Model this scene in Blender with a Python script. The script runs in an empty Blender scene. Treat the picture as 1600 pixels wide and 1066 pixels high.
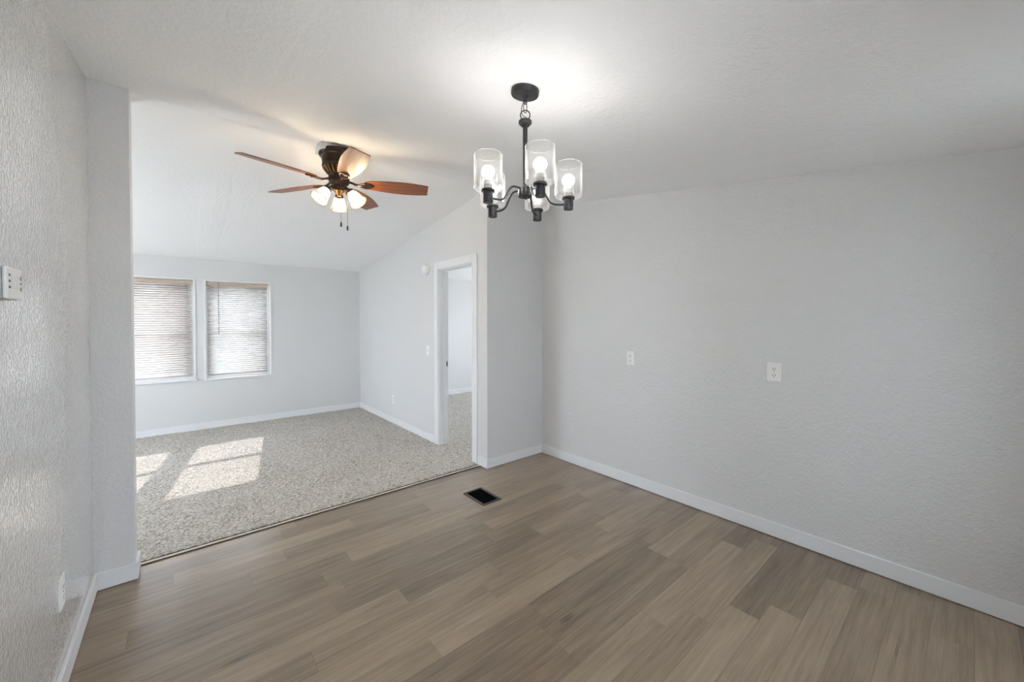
import bpy, bmesh, math, random
import numpy as np
from math import pi, sin, cos, radians
from mathutils import Vector, Matrix

random.seed(7)
SC = bpy.context.scene
COL = SC.collection

# ---------------------------------------------------------------- camera
cam_d = bpy.data.cameras.new('camera')
cam = bpy.data.objects.new('camera', cam_d)
COL.objects.link(cam)
SC.camera = cam
cam_d.sensor_fit = 'HORIZONTAL'
cam_d.sensor_width = 36.0
cam_d.lens = 608.73 / 1600 * 36.0
cam_d.shift_y = -(533 - 511.8) / 1600
cam_d.clip_start = 0.02
YAW, PIT, ROLL = radians(40.2405), radians(-0.82), radians(-0.05)
F = Vector((sin(YAW) * cos(PIT), cos(YAW) * cos(PIT), sin(PIT)))
R0 = Vector((cos(YAW), -sin(YAW), 0))
U0 = R0.cross(F)
R = R0 * cos(ROLL) + U0 * sin(ROLL)
U = U0 * cos(ROLL) - R0 * sin(ROLL)
M = Matrix((R, U, -F)).transposed().to_4x4()
M.translation = Vector((-2.8569, -2.8958, 1.365))
cam.matrix_world = M

# ---------------------------------------------------------------- sky, sun, exposure
SKY = 5.0
world = bpy.data.worlds.new('sky')
SC.world = world
world.use_nodes = True
wn = world.node_tree
bg = wn.nodes['Background']
bg.inputs['Color'].default_value = (0.855, 0.935, 1.04, 1)
bg.inputs['Strength'].default_value = SKY

sun_d = bpy.data.lights.new('sun', 'SUN')
sun = bpy.data.objects.new('sun', sun_d)
COL.objects.link(sun)
sun_d.energy = 5.0
sun_d.angle = radians(0.6)
sun_d.color = (1.0, 0.97, 0.92)
sun.rotation_euler = Vector((-0.165, -1.0, -0.745)).to_track_quat('-Z', 'Y').to_euler()

SC.view_settings.view_transform = 'Standard'
SC.view_settings.look = 'None'
SC.view_settings.gamma = 1.0
SC.view_settings.use_curve_mapping = False
SC.view_settings.exposure = 1.46
SC.cycles.use_denoising = True
SC.cycles.use_adaptive_sampling = True
SC.cycles.adaptive_threshold = 0.025
SC.cycles.max_bounces = 10
SC.cycles.diffuse_bounces = 6
SC.cycles.glossy_bounces = 4
SC.cycles.transparent_max_bounces = 18
SC.cycles.sample_clamp_indirect = 12.0

# ---------------------------------------------------------------- dimensions
RID = 2.585                     # ridge height at y = 0
SD, SL = 0.137, 0.1255          # ceiling slope, dining / living side
AX = -0.707                     # plane of the wall with the doorway
WY = 3.384                      # plane of the window wall
LX = -3.211                     # plane of the left wall
BY = -3.45                      # wall behind the camera
FX = -5.3                       # far left end of the house half
EX = 2.9                        # far right end of the bedroom
PY0, PY1 = -0.037, 0.095        # marriage wall (pilaster) thickness
PX = -3.060                     # pilaster end


def zc(y, x=-5.0):
    z = RID - (SD * -y if y < 0 else SL * y)
    if y < 0 and x > -0.31:
        z -= 0.03 * (x + 0.31) / 0.31
    return z


# ---------------------------------------------------------------- helpers
def link(name, bm, mats, parent=None, smooth=False, loc=None):
    me = bpy.data.meshes.new(name)
    bmesh.ops.recalc_face_normals(bm, faces=bm.faces)
    bm.to_mesh(me)
    bm.free()
    for m in (mats if isinstance(mats, (list, tuple)) else [mats]):
        me.materials.append(m)
    if smooth:
        for p in me.polygons:
            p.use_smooth = True
    o = bpy.data.objects.new(name, me)
    COL.objects.link(o)
    if parent:
        o.parent = parent
    if loc:
        o.location = loc
    return o


def auto_smooth(o, ang=35):
    me = o.data
    bm = bmesh.new()
    bm.from_mesh(me)
    for f in bm.faces:
        f.smooth = True
    for e in bm.edges:
        if len(e.link_faces) == 2 and e.calc_face_angle(0) > radians(ang):
            e.smooth = False
    bm.to_mesh(me)
    bm.free()
    return o


def box(bm, x0, x1, y0, y1, z0, z1, bev=0.0, mi=0):
    r = bmesh.ops.create_cube(bm, size=1.0)
    vs = r['verts']
    for v in vs:
        v.co = Vector((x0 + (v.co.x + .5) * (x1 - x0), y0 + (v.co.y + .5) * (y1 - y0), z0 + (v.co.z + .5) * (z1 - z0)))
    fs = set(f for v in vs for f in v.link_faces)
    for f in fs:
        f.material_index = mi
    if bev > 0:
        es = set(e for v in vs for e in v.link_edges)
        bmesh.ops.bevel(bm, geom=list(es), offset=bev, segments=2, profile=0.5, affect='EDGES')


def prism_x(bm, x0, x1, poly):
    """polygon in (y, z) extruded along x"""
    a = [bm.verts.new((x0, y, z)) for y, z in poly]
    b = [bm.verts.new((x1, y, z)) for y, z in poly]
    bm.faces.new(a)
    bm.faces.new(b[::-1])
    n = len(poly)
    for i in range(n):
        bm.faces.new((a[i], b[i], b[(i + 1) % n], a[(i + 1) % n]))


def lathe(bm, prof, seg=40, mat=None, closed=False, mi=0):
    """prof: list of (r, z)"""
    rings = []
    for r, z in prof:
        if r < 1e-6:
            rings.append([bm.verts.new((0, 0, z))])
        else:
            rings.append([bm.verts.new((r * cos(2 * pi * k / seg), r * sin(2 * pi * k / seg), z)) for k in range(seg)])
    newv = [v for ring in rings for v in ring]
    pairs = list(zip(rings[:-1], rings[1:]))
    if closed:
        pairs.append((rings[-1], rings[0]))
    for A, B in pairs:
        for k in range(seg):
            k2 = (k + 1) % seg
            if len(A) == 1 and len(B) == 1:
                continue
            if len(A) == 1:
                f = bm.faces.new((A[0], B[k], B[k2]))
            elif len(B) == 1:
                f = bm.faces.new((A[k], A[k2], B[0]))
            else:
                f = bm.faces.new((A[k], A[k2], B[k2], B[k]))
            f.material_index = mi
    if mat is not None:
        bmesh.ops.transform(bm, matrix=mat, verts=newv)
    return newv


def tube(bm, pts, r, seg=12, cyclic=False, taper=None):
    pts = [Vector(p) for p in pts]
    n = len(pts)
    rings = []
    prev = None
    for i, p in enumerate(pts):
        if cyclic:
            t = (pts[(i + 1) % n] - pts[i - 1]).normalized()
        else:
            t = (pts[min(i + 1, n - 1)] - pts[max(i - 1, 0)]).normalized()
        if prev is None:
            a = Vector((0, 0, 1)) if abs(t.z) < .9 else Vector((1, 0, 0))
            nx = t.cross(a).normalized()
        else:
            nx = (prev - t * prev.dot(t)).normalized()
        prev = nx
        ny = t.cross(nx)
        rr = r if taper is None else taper[i]
        rings.append([bm.verts.new(p + (nx * cos(2 * pi * k / seg) + ny * sin(2 * pi * k / seg)) * rr) for k in range(seg)])
    m = n if cyclic else n - 1
    for i in range(m):
        A, B = rings[i], rings[(i + 1) % n]
        for k in range(seg):
            k2 = (k + 1) % seg
            bm.faces.new((A[k], A[k2], B[k2], B[k]))
    if not cyclic:
        bm.faces.new(rings[0][::-1])
        bm.faces.new(rings[-1])


def smooth_path(ctrl, per=8):
    """Catmull-Rom through the control points"""
    P = [Vector(c) for c in ctrl]
    P = [P[0] * 2 - P[1]] + P + [P[-1] * 2 - P[-2]]
    out = []
    for i in range(1, len(P) - 2):
        for k in range(per):
            t = k / per
            a, b, c, d = P[i - 1], P[i], P[i + 1], P[i + 2]
            out.append(.5 * ((2 * b) + (c - a) * t + (2 * a - 5 * b + 4 * c - d) * t * t + (3 * b - a - 3 * c + d) * t ** 3))
    out.append(P[-2])
    return out


def thing(name, label, cat, loc=(0, 0, 0), rot=(0, 0, 0), group=None):
    o = bpy.data.objects.new(name, None)
    COL.objects.link(o)
    o.location = loc
    o.rotation_euler = rot
    o.empty_display_size = .05
    o['label'] = label
    o['category'] = cat
    if group:
        o['group'] = group
    return o


def structure(o, label=None, cat=None):
    o['kind'] = 'structure'
    if label:
        o['label'] = label
    if cat:
        o['category'] = cat
    return o


def copy_tree(o, parent=None):
    c = o.copy()
    COL.objects.link(c)
    c.parent = parent
    for ch in list(o.children):
        copy_tree(ch, c)
    return c


# ---------------------------------------------------------------- materials
def new_mat(name):
    m = bpy.data.materials.new(name)
    m.use_nodes = True
    nt = m.node_tree
    return m, nt, nt.nodes['Principled BSDF'], nt.nodes['Material Output']


def N(nt, kind, **kw):
    n = nt.nodes.new(kind)
    for k, v in kw.items():
        if k in n.inputs:
            n.inputs[k].default_value = v
        else:
            setattr(n, k, v)
    return n


def L(nt, a, ao, b, bi):
    nt.links.new(a.outputs[ao], b.inputs[bi])


def math_node(nt, op, a=None, b=None):
    n = nt.nodes.new('ShaderNodeMath')
    n.operation = op
    for i, v in enumerate((a, b)):
        if v is None:
            continue
        if isinstance(v, (int, float)):
            n.inputs[i].default_value = v
        else:
            nt.links.new(v, n.inputs[i])
    return n.outputs[0]


def ramp(nt, fac, stops):
    n = nt.nodes.new('ShaderNodeValToRGB')
    el = n.color_ramp.elements
    while len(el) < len(stops):
        el.new(0.5)
    for e, (p, c) in zip(el, stops):
        e.position = p
        e.color = (*c, 1) if len(c) == 3 else c
    nt.links.new(fac, n.inputs[0])
    return n.outputs[0]


def plain(name, col, rough=.5, metal=0.0, spec=.5, noise=.03, nscale=40):
    """plain painted / metal surface with a little procedural unevenness"""
    m, nt, p, _ = new_mat(name)
    tc = N(nt, 'ShaderNodeTexCoord')
    nz = N(nt, 'ShaderNodeTexNoise', Scale=nscale, Detail=3.0)
    L(nt, tc, 'Object', nz, 'Vector')
    c0 = tuple(max(0, c * (1 - noise)) for c in col)
    c1 = tuple(min(1, c * (1 + noise)) for c in col)
    r = ramp(nt, nz.outputs['Fac'], [(.3, c0), (.7, c1)])
    nt.links.new(r, p.inputs['Base Color'])
    p.inputs['Roughness'].default_value = rough
    p.inputs['Metallic'].default_value = metal
    p.inputs['Specular IOR Level'].default_value = spec
    return m


def textured_paint(name, col, rough, bump, dist, scale, spec=.5, spatter=True, seams=(), knock=False):
    """orange-peel / knock-down textured wall paint"""
    m, nt, p, _ = new_mat(name)
    tc = N(nt, 'ShaderNodeTexCoord')
    n1 = N(nt, 'ShaderNodeTexNoise', Scale=scale, Detail=3.0, Roughness=.55)
    L(nt, tc, 'Object', n1, 'Vector')
    v1 = N(nt, 'ShaderNodeTexVoronoi', Scale=scale * .55)
    v1.feature = 'SMOOTH_F1'
    L(nt, tc, 'Object', v1, 'Vector')
    h = math_node(nt, 'ADD', n1.outputs['Fac'], math_node(nt, 'MULTIPLY', v1.outputs['Distance'], -.6 if spatter else 0.0))
    if spatter:
        n2 = N(nt, 'ShaderNodeTexNoise', Scale=3.0, Detail=2.0)
        L(nt, tc, 'Object', n2, 'Vector')
        amp = math_node(nt, 'ADD', math_node(nt, 'MULTIPLY', n2.outputs['Fac'], .6), .65)
        h = math_node(nt, 'MULTIPLY', h, amp)
    if knock:
        # knocked-down spatter: flat plateaus and flat valleys with steep edges between
        h = math_node(nt, 'SUBTRACT', n1.outputs['Fac'], math_node(nt, 'MULTIPLY', v1.outputs['Distance'], .25))
        mr = N(nt, 'ShaderNodeMapRange')
        mr.interpolation_type = 'SMOOTHSTEP'
        nt.links.new(h, mr.inputs['Value'])
        mr.inputs['From Min'].default_value = .33
        mr.inputs['From Max'].default_value = .47
        h = mr.outputs['Result']
    # joint-compound seams running front to back (x positions) - shallow humps
    sep = N(nt, 'ShaderNodeSeparateXYZ')
    L(nt, tc, 'Object', sep, 'Vector')
    if seams:
        nw = N(nt, 'ShaderNodeTexNoise', Scale=1.7, Detail=3.0)
        L(nt, tc, 'Object', nw, 'Vector')
        xw = math_node(nt, 'ADD', sep.outputs['X'], math_node(nt, 'MULTIPLY', nw.outputs['Fac'], .10))
        for sx, wd, ht in seams:
            d = math_node(nt, 'ABSOLUTE', math_node(nt, 'SUBTRACT', xw, sx + .05))
            g = math_node(nt, 'MAXIMUM', math_node(nt, 'SUBTRACT', 1.0, math_node(nt, 'DIVIDE', d, wd)), 0.0)
            g = math_node(nt, 'SMOOTHSTEP' if False else 'POWER', g, .6)
            h = math_node(nt, 'ADD', h, math_node(nt, 'MULTIPLY', g, ht))
    b = N(nt, 'ShaderNodeBump', Strength=bump, Distance=dist)
    nt.links.new(h, b.inputs['Height'])
    L(nt, b, 'Normal', p, 'Normal')
    n3 = N(nt, 'ShaderNodeTexNoise', Scale=1.3, Detail=4.0)
    L(nt, tc, 'Object', n3, 'Vector')
    c = ramp(nt, n3.outputs['Fac'], [(.3, tuple(x * .985 for x in col)), (.7, col)])
    nt.links.new(c, p.inputs['Base Color'])
    p.inputs['Roughness'].default_value = rough
    p.inputs['Specular IOR Level'].default_value = spec
    if spec >= 1.0:
        p.inputs['Coat Weight'].default_value = 1.0
        p.inputs['Coat Roughness'].default_value = .12
        L(nt, b, 'Normal', p, 'Coat Normal')
    return m


WALLC = (0.70, 0.698, 0.70)
m_wall = textured_paint('wall_paint', WALLC, .40, .8, .0047, 100, spec=.4)
m_wall_gloss = textured_paint('wall_paint_sheen', (0.70, 0.692, 0.682), .18, .55, .0013, 66, spec=1.0, knock=True)
m_wall_soft = textured_paint('wall_paint_smooth', (0.70, 0.70, 0.702), .5, .25, .002, 60, spec=.3)
m_ceil = textured_paint('ceiling_texture', (0.93, 0.93, 0.935), .75, .7, .0045, 80, spec=.2, seams=((-2.63, .10, 1.5),))
m_trim = plain('trim_paint', (0.80, 0.81, 0.83), .36, noise=.012, nscale=6)
m_white = plain('white_plastic', (0.84, 0.84, 0.83), .35, noise=.01)
m_vinyl = plain('white_vinyl', (0.80, 0.80, 0.81), .4, noise=.01)
m_grey_side = plain('grey_plastic', (0.36, 0.36, 0.35), .5)
m_dark = plain('dark_plastic', (0.03, 0.03, 0.035), .5)
m_mark = plain('grey_print', (.16, .15, .16), .6)
m_slot = plain('socket_slot', (0.10, 0.09, 0.085), .6)
m_black = plain('black_metal', (0.042, 0.042, 0.044), .36, metal=.5, noise=.15)
m_regframe = plain('register_metal', (0.075, 0.075, 0.072), .42, metal=.6, noise=.15)
m_duct = plain('register_black', (0.003, 0.003, 0.004), .9, spec=.1, noise=.2)
m_bronze = plain('oil_rubbed_bronze', (0.035, 0.020, 0.014), .34, metal=.6, noise=.25, nscale=18)
m_brass = plain('antique_brass', (0.30, 0.17, 0.065), .28, metal=.9, noise=.15, nscale=25)
m_nickel = plain('brushed_metal', (0.34, 0.33, 0.32), .35, metal=.9)
m_block = plain('mounting_paint', (0.60, 0.60, 0.59), .6)
m_chain = plain('chain_metal', (0.16, 0.13, 0.10), .35, metal=.8)
m_ceramic = plain('socket_collar', (0.46, 0.45, 0.43), .5)


def emitter(name, col, s):
    m, nt, p, out = new_mat(name)
    e = N(nt, 'ShaderNodeEmission', Strength=s)
    e.inputs['Color'].default_value = (*col, 1)
    L(nt, e, 'Emission', out, 'Surface')
    return m


m_bulb = emitter('lit_bulb', (1.0, 0.965, 0.93), 16.0)
m_fanbulb = emitter('lit_warm_bulb', (1.0, 0.83, 0.60), 95.0)


def glass(name, tint=(1, 1, 1), blend=.28, power=.75, haze=0.0):
    """thin clear glass: see-through, Fresnel reflection, a translucent haze mixed in as bulb glow, strongest at the rim"""
    m, nt, p, out = new_mat(name)
    nt.nodes.remove(p)
    lw = N(nt, 'ShaderNodeLayerWeight', Blend=blend)
    t = N(nt, 'ShaderNodeBsdfTransparent')
    t.inputs['Color'].default_value = (*tint, 1)
    g = N(nt, 'ShaderNodeBsdfGlossy', Roughness=.06)
    mx = N(nt, 'ShaderNodeMixShader')
    nt.links.new(math_node(nt, 'MULTIPLY', lw.outputs['Fresnel'], power), mx.inputs['Fac'])
    L(nt, t, 'BSDF', mx, 1)
    L(nt, g, 'BSDF', mx, 2)
    last = mx
    if haze > 0:
        lf = N(nt, 'ShaderNodeLayerWeight', Blend=.5)
        d = N(nt, 'ShaderNodeBsdfTranslucent')
        d.inputs['Color'].default_value = (.95, .95, .94, 1)
        hz = N(nt, 'ShaderNodeMixShader')
        f = math_node(nt, 'ADD', math_node(nt, 'MULTIPLY', math_node(nt, 'POWER', lf.outputs['Facing'], 4.0), haze * 9), haze)
        nt.links.new(f, hz.inputs['Fac'])
        L(nt, mx, 'Shader', hz, 1)
        L(nt, d, 'BSDF', hz, 2)
        last = hz
    L(nt, last, 'Shader', out, 'Surface')
    return m


m_glass = glass('clear_shade_glass', (.995, .995, .993), .2, .45, .014)
m_glass_rim = glass('clear_shade_glass_edge', (.98, .98, .975), .2, .5, .22)  # heavier haze imitates the glow of the glass edge
m_pane = glass('window_glass', (.97, .98, .98), .2, .6)
m_dim_pane = glass('dimming_window_glass', (.57, .57, .58), .2, .3)  # grey tint added to dim the daylight behind the blinds


def frosted(name):
    m, nt, p, out = new_mat(name)
    nt.nodes.remove(p)
    tc = N(nt, 'ShaderNodeTexCoord')
    nz = N(nt, 'ShaderNodeTexNoise', Scale=30.0, Detail=2.0)
    L(nt, tc, 'Object', nz, 'Vector')
    c = ramp(nt, nz.outputs['Fac'], [(.3, (.60, .49, .33)), (.7, (.70, .585, .42))])
    tr = N(nt, 'ShaderNodeBsdfTranslucent')
    di = N(nt, 'ShaderNodeBsdfDiffuse')
    nt.links.new(c, tr.inputs['Color'])
    nt.links.new(c, di.inputs['Color'])
    a = N(nt, 'ShaderNodeMixShader', Fac=.4)
    L(nt, tr, 'BSDF', a, 1)
    L(nt, di, 'BSDF', a, 2)
    tp = N(nt, 'ShaderNodeBsdfTransparent')
    b = N(nt, 'ShaderNodeMixShader', Fac=.40)
    L(nt, tp, 'BSDF', b, 1)
    L(nt, a, 'Shader', b, 2)
    gl = N(nt, 'ShaderNodeBsdfGlossy', Roughness=.15)
    lw = N(nt, 'ShaderNodeLayerWeight', Blend=.25)
    d = N(nt, 'ShaderNodeMixShader')
    L(nt, lw, 'Fresnel', d, 'Fac')
    L(nt, b, 'Shader', d, 1)
    L(nt, gl, 'BSDF', d, 2)
    L(nt, d, 'Shader', out, 'Surface')
    return m


m_frost = frosted('frosted_glass')


def slat_mat(name, col, trans=.45):
    m, nt, p, out = new_mat(name)
    nt.nodes.remove(p)
    tc = N(nt, 'ShaderNodeTexCoord')
    nz = N(nt, 'ShaderNodeTexNoise', Scale=12.0, Detail=2.0)
    L(nt, tc, 'Object', nz, 'Vector')
    c = ramp(nt, nz.outputs['Fac'], [(.3, tuple(x * .97 for x in col)), (.7, col)])
    tr = N(nt, 'ShaderNodeBsdfTranslucent')
    di = N(nt, 'ShaderNodeBsdfDiffuse')
    nt.links.new(c, tr.inputs['Color'])
    nt.links.new(c, di.inputs['Color'])
    a = N(nt, 'ShaderNodeMixShader', Fac=trans)
    L(nt, di, 'BSDF', a, 1)
    L(nt, tr, 'BSDF', a, 2)
    L(nt, a, 'Shader', out, 'Surface')
    return m


m_slat = slat_mat('blind_slat', (.90, .89, .87), .4)
m_headrail = plain('headrail_shade_tan', (.52, .43, .34), .5, noise=.12, nscale=60)  # tan paints in the backlit shade on a pale headrail
m_sash = plain('tan_sash', (.50, .42, .38), .5, noise=.05)  # tan, darker than the white vinyl frame
m_wand = plain('blind_wand', (.24, .17, .14), .3)


def wood_blade(name):
    m, nt, p, _ = new_mat(name)
    tc = N(nt, 'ShaderNodeTexCoord')
    mp = N(nt, 'ShaderNodeMapping')
    mp.inputs['Scale'].default_value = (2.2, 34, 34)
    L(nt, tc, 'Object', mp, 'Vector')
    n1 = N(nt, 'ShaderNodeTexNoise', Scale=1.6, Detail=6.0, Roughness=.6, Distortion=.6)
    L(nt, mp, 'Vector', n1, 'Vector')
    c = ramp(nt, n1.outputs['Fac'], [(.25, (.075, .018, .005)), (.48, (.22, .060, .013)), (.62, (.33, .105, .024)), (.8, (.12, .032, .008))])
    nt.links.new(c, p.inputs['Base Color'])
    p.inputs['Roughness'].default_value = .38
    p.inputs['Coat Weight'].default_value = .15
    p.inputs['Coat Roughness'].default_value = .25
    return m


m_blade = wood_blade('cherry_blade')


def plank_floor(name, PW=0.127, PL=0.92):
    m, nt, p, _ = new_mat(name)
    tc = N(nt, 'ShaderNodeTexCoord')
    sep = N(nt, 'ShaderNodeSeparateXYZ')
    L(nt, tc, 'Object', sep, 'Vector')
    X, Y = sep.outputs['X'], sep.outputs['Y']
    yr = math_node(nt, 'DIVIDE', math_node(nt, 'ADD', Y, 20.06), PW)
    row = math_node(nt, 'FLOOR', yr)
    wn1 = N(nt, 'ShaderNodeTexWhiteNoise')
    wn1.noise_dimensions = '1D'
    nt.links.new(row, wn1.inputs['W'])
    xr = math_node(nt, 'ADD', math_node(nt, 'DIVIDE', math_node(nt, 'ADD', X, 30.0), PL), wn1.outputs['Value'])
    colm = math_node(nt, 'FLOOR', xr)
    cv = N(nt, 'ShaderNodeCombineXYZ')
    nt.links.new(row, cv.inputs[0])
    nt.links.new(colm, cv.inputs[1])
    wn2 = N(nt, 'ShaderNodeTexWhiteNoise')
    wn2.noise_dimensions = '3D'
    L(nt, cv, 'Vector', wn2, 'Vector')
    # grain coordinates: shifted per plank, stretched along x
    gx = math_node(nt, 'ADD', X, math_node(nt, 'MULTIPLY', wn2.outputs['Value'], 37.0))
    gy = math_node(nt, 'ADD', Y, math_node(nt, 'MULTIPLY', wn2.outputs['Value'], 11.0))
    gv = N(nt, 'ShaderNodeCombineXYZ')
    nt.links.new(gx, gv.inputs[0])
    nt.links.new(gy, gv.inputs[1])

    def stretched(sx, sy, scale, detail, rough, dist):
        mp = N(nt, 'ShaderNodeMapping')
        mp.inputs['Scale'].default_value = (sx, sy, 1)
        L(nt, gv, 'Vector', mp, 'Vector')
        n = N(nt, 'ShaderNodeTexNoise', Scale=scale, Detail=detail, Roughness=rough, Distortion=dist)
        L(nt, mp, 'Vector', n, 'Vector')
        return n.outputs['Fac']
    broad = stretched(1.1, 7.0, 1.6, 4.0, .55, .9)       # cathedral bands
    fine = stretched(4.0, 130.0, 1.5, 5.0, .7, .2)       # pores
    mid = stretched(1.5, 42.0, 1.3, 6.0, .65, .5)
    # knots
    mpk = N(nt, 'ShaderNodeMapping')
    mpk.inputs['Scale'].default_value = (1.5, 4.6, 1)
    L(nt, gv, 'Vector', mpk, 'Vector')
    vk = N(nt, 'ShaderNodeTexVoronoi', Scale=1.15)
    L(nt, mpk, 'Vector', vk, 'Vector')
    kn = math_node(nt, 'MAXIMUM', math_node(nt, 'SUBTRACT', 1.0, math_node(nt, 'DIVIDE', math_node(nt, 'ADD', vk.outputs['Distance'], math_node(nt, 'MULTIPLY', math_node(nt, 'SUBTRACT', mid, .5), .36)), .11)), 0.0)
    t = math_node(nt, 'ADD', math_node(nt, 'ADD', math_node(nt, 'MULTIPLY', broad, .30), .06), math_node(nt, 'MULTIPLY', mid, .45))
    t = math_node(nt, 'ADD', t, math_node(nt, 'MULTIPLY', fine, .30))
    t = math_node(nt, 'ADD', t, math_node(nt, 'MULTIPLY', math_node(nt, 'SUBTRACT', wn2.outputs['Value'], .5), .20))
    t = math_node(nt, 'SUBTRACT', t, math_node(nt, 'MULTIPLY', kn, .22))
    c = ramp(nt, t, [(.34, (.080, .052, .031)), (.46, (.160, .112, .069)), (.57, (.242, .176, .113)), (.69, (.330, .250, .168)), (.82, (.40, .315, .22))])
    # plank joints
    fy = math_node(nt, 'FRACT', yr)
    fx = math_node(nt, 'FRACT', xr)
    ey = math_node(nt, 'MULTIPLY', math_node(nt, 'MINIMUM', fy, math_node(nt, 'SUBTRACT', 1.0, fy)), PW)
    ex = math_node(nt, 'MULTIPLY', math_node(nt, 'MINIMUM', fx, math_node(nt, 'SUBTRACT', 1.0, fx)), PL)
    e = math_node(nt, 'MINIMUM', ey, ex)
    gap = math_node(nt, 'MINIMUM', math_node(nt, 'DIVIDE', e, .0016), 1.0)
    mx = N(nt, 'ShaderNodeMix')
    mx.data_type = 'RGBA'
    mx.inputs[6].default_value = (.07, .05, .037, 1)
    nt.links.new(math_node(nt, 'ADD', math_node(nt, 'MULTIPLY', gap, .6), .4), mx.inputs[0])
    nt.links.new(c, mx.inputs[7])
    nt.links.new(mx.outputs[2], p.inputs['Base Color'])
    hgt = math_node(nt, 'ADD', gap, math_node(nt, 'MULTIPLY', fine, .35))
    b = N(nt, 'ShaderNodeBump', Strength=.35, Distance=.0012)
    nt.links.new(hgt, b.inputs['Height'])
    L(nt, b, 'Normal', p, 'Normal')
    rr = math_node(nt, 'ADD', math_node(nt, 'MULTIPLY', fine, .18), .25)
    nt.links.new(rr, p.inputs['Roughness'])
    p.inputs['Specular IOR Level'].default_value = .55
    p.inputs['Coat Weight'].default_value = .5
    p.inputs['Coat IOR'].default_value = 1.7
    p.inputs['Coat Roughness'].default_value = .28
    return m


m_floor = plank_floor('vinyl_plank')


def carpet_mat(name):
    m, nt, p, _ = new_mat(name)
    tc = N(nt, 'ShaderNodeTexCoord')
    v = N(nt, 'ShaderNodeTexVoronoi', Scale=105.0)
    L(nt, tc, 'Object', v, 'Vector')
    nz = N(nt, 'ShaderNodeTexNoise', Scale=160.0, Detail=3.0)
    L(nt, tc, 'Object', nz, 'Vector')
    n2 = N(nt, 'ShaderNodeTexNoise', Scale=2.2, Detail=3.0)
    L(nt, tc, 'Object', n2, 'Vector')
    sp = N(nt, 'ShaderNodeSeparateColor')
    L(nt, v, 'Color', sp, 'Color')
    t = math_node(nt, 'ADD', math_node(nt, 'MULTIPLY', sp.outputs[0], .55), math_node(nt, 'MULTIPLY', nz.outputs['Fac'], .35))
    t = math_node(nt, 'ADD', t, math_node(nt, 'MULTIPLY', n2.outputs['Fac'], .18))
    t = math_node(nt, 'SUBTRACT', math_node(nt, 'ADD', t, .23), math_node(nt, 'MULTIPLY', v.outputs['Distance'], .36))
    c = ramp(nt, t, [(.18, (.17, .150, .130)), (.42, (.41, .375, .335)), (.62, (.53, .495, .45)), (.9, (.70, .665, .61))])
    nt.links.new(c, p.inputs['Base Color'])
    p.inputs['Roughness'].default_value = .95
    p.inputs['Specular IOR Level'].default_value = .1
    b = N(nt, 'ShaderNodeBump', Strength=.8, Distance=.004)
    nt.links.new(nz.outputs['Fac'], b.inputs['Height'])
    L(nt, b, 'Normal', p, 'Normal')
    return m


m_carpet = carpet_mat('shag_carpet')
m_underlay_shade = plain('underlay_edge_shade', (.03, .025, .02), .8)
m_strip = plain('transition_wood', (.62, .56, .48), .4, noise=.15, nscale=30)
m_ground = plain('pale_gravel', (.68, .67, .64), .9, noise=.12, nscale=2)
m_brick = plain('red_siding', (.17, .11, .095), .8, noise=.2, nscale=4)
m_roof = plain('roof_shingle', (.12, .11, .10), .9, noise=.2, nscale=9)
m_shed = plain('shed_siding', (.24, .24, .235), .85, noise=.2, nscale=5)

# ---------------------------------------------------------------- floor and ceiling
bm = bmesh.new()
box(bm, LX - .1, .1, BY - .1, .125, -.12, 0)
structure(link('floor', bm, m_floor))
bm = bmesh.new()
box(bm, FX, EX, .125, WY, -.12, -.004)
structure(link('floor_underlay', bm, m_underlay_shade))

bm = bmesh.new()
xs = [FX - .1, -4.6, -3.6, -2.2, -.9, -.31, -.15, 0, .1]
ys = [BY - .1, -2.6, -1.7, -.8, 0.0]
grid = {}
for i, x in enumerate(xs):
    for j, y in enumerate(ys):
        zz = zc(min(y, -1e-6), min(x, 0)) if y < 0 else RID
        if y == 0.0 and x > -.31:
            zz = RID - .03 * (min(x, 0) + .31) / .31
        grid[i, j] = (bm.verts.new((x, y, zz)), bm.verts.new((x, y, zz + .12)))
for i in range(len(xs) - 1):
    for j in range(len(ys) - 1):
        for s in (0, 1):
            bm.faces.new([grid[a, b][s] for a, b in ((i, j), (i + 1, j), (i + 1, j + 1), (i, j + 1))])
ys2 = [0.0, 1.1, 2.2, WY + .12]
g2 = {}
xs2 = [FX - .1, -4, -2, -.7, 1, EX + .1]
for i, x in enumerate(xs2):
    for j, y in enumerate(ys2):
        g2[i, j] = (bm.verts.new((x, y, zc(y) if y > 0 else RID)), bm.verts.new((x, y, zc(max(y, 0)) + .12)))
for i in range(len(xs2) - 1):
    for j in range(len(ys2) - 1):
        for s in (0, 1):
            bm.faces.new([g2[a, b][s] for a, b in ((i, j), (i + 1, j), (i + 1, j + 1), (i, j + 1))])
structure(link('ceiling', bm, m_ceil))


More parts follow.
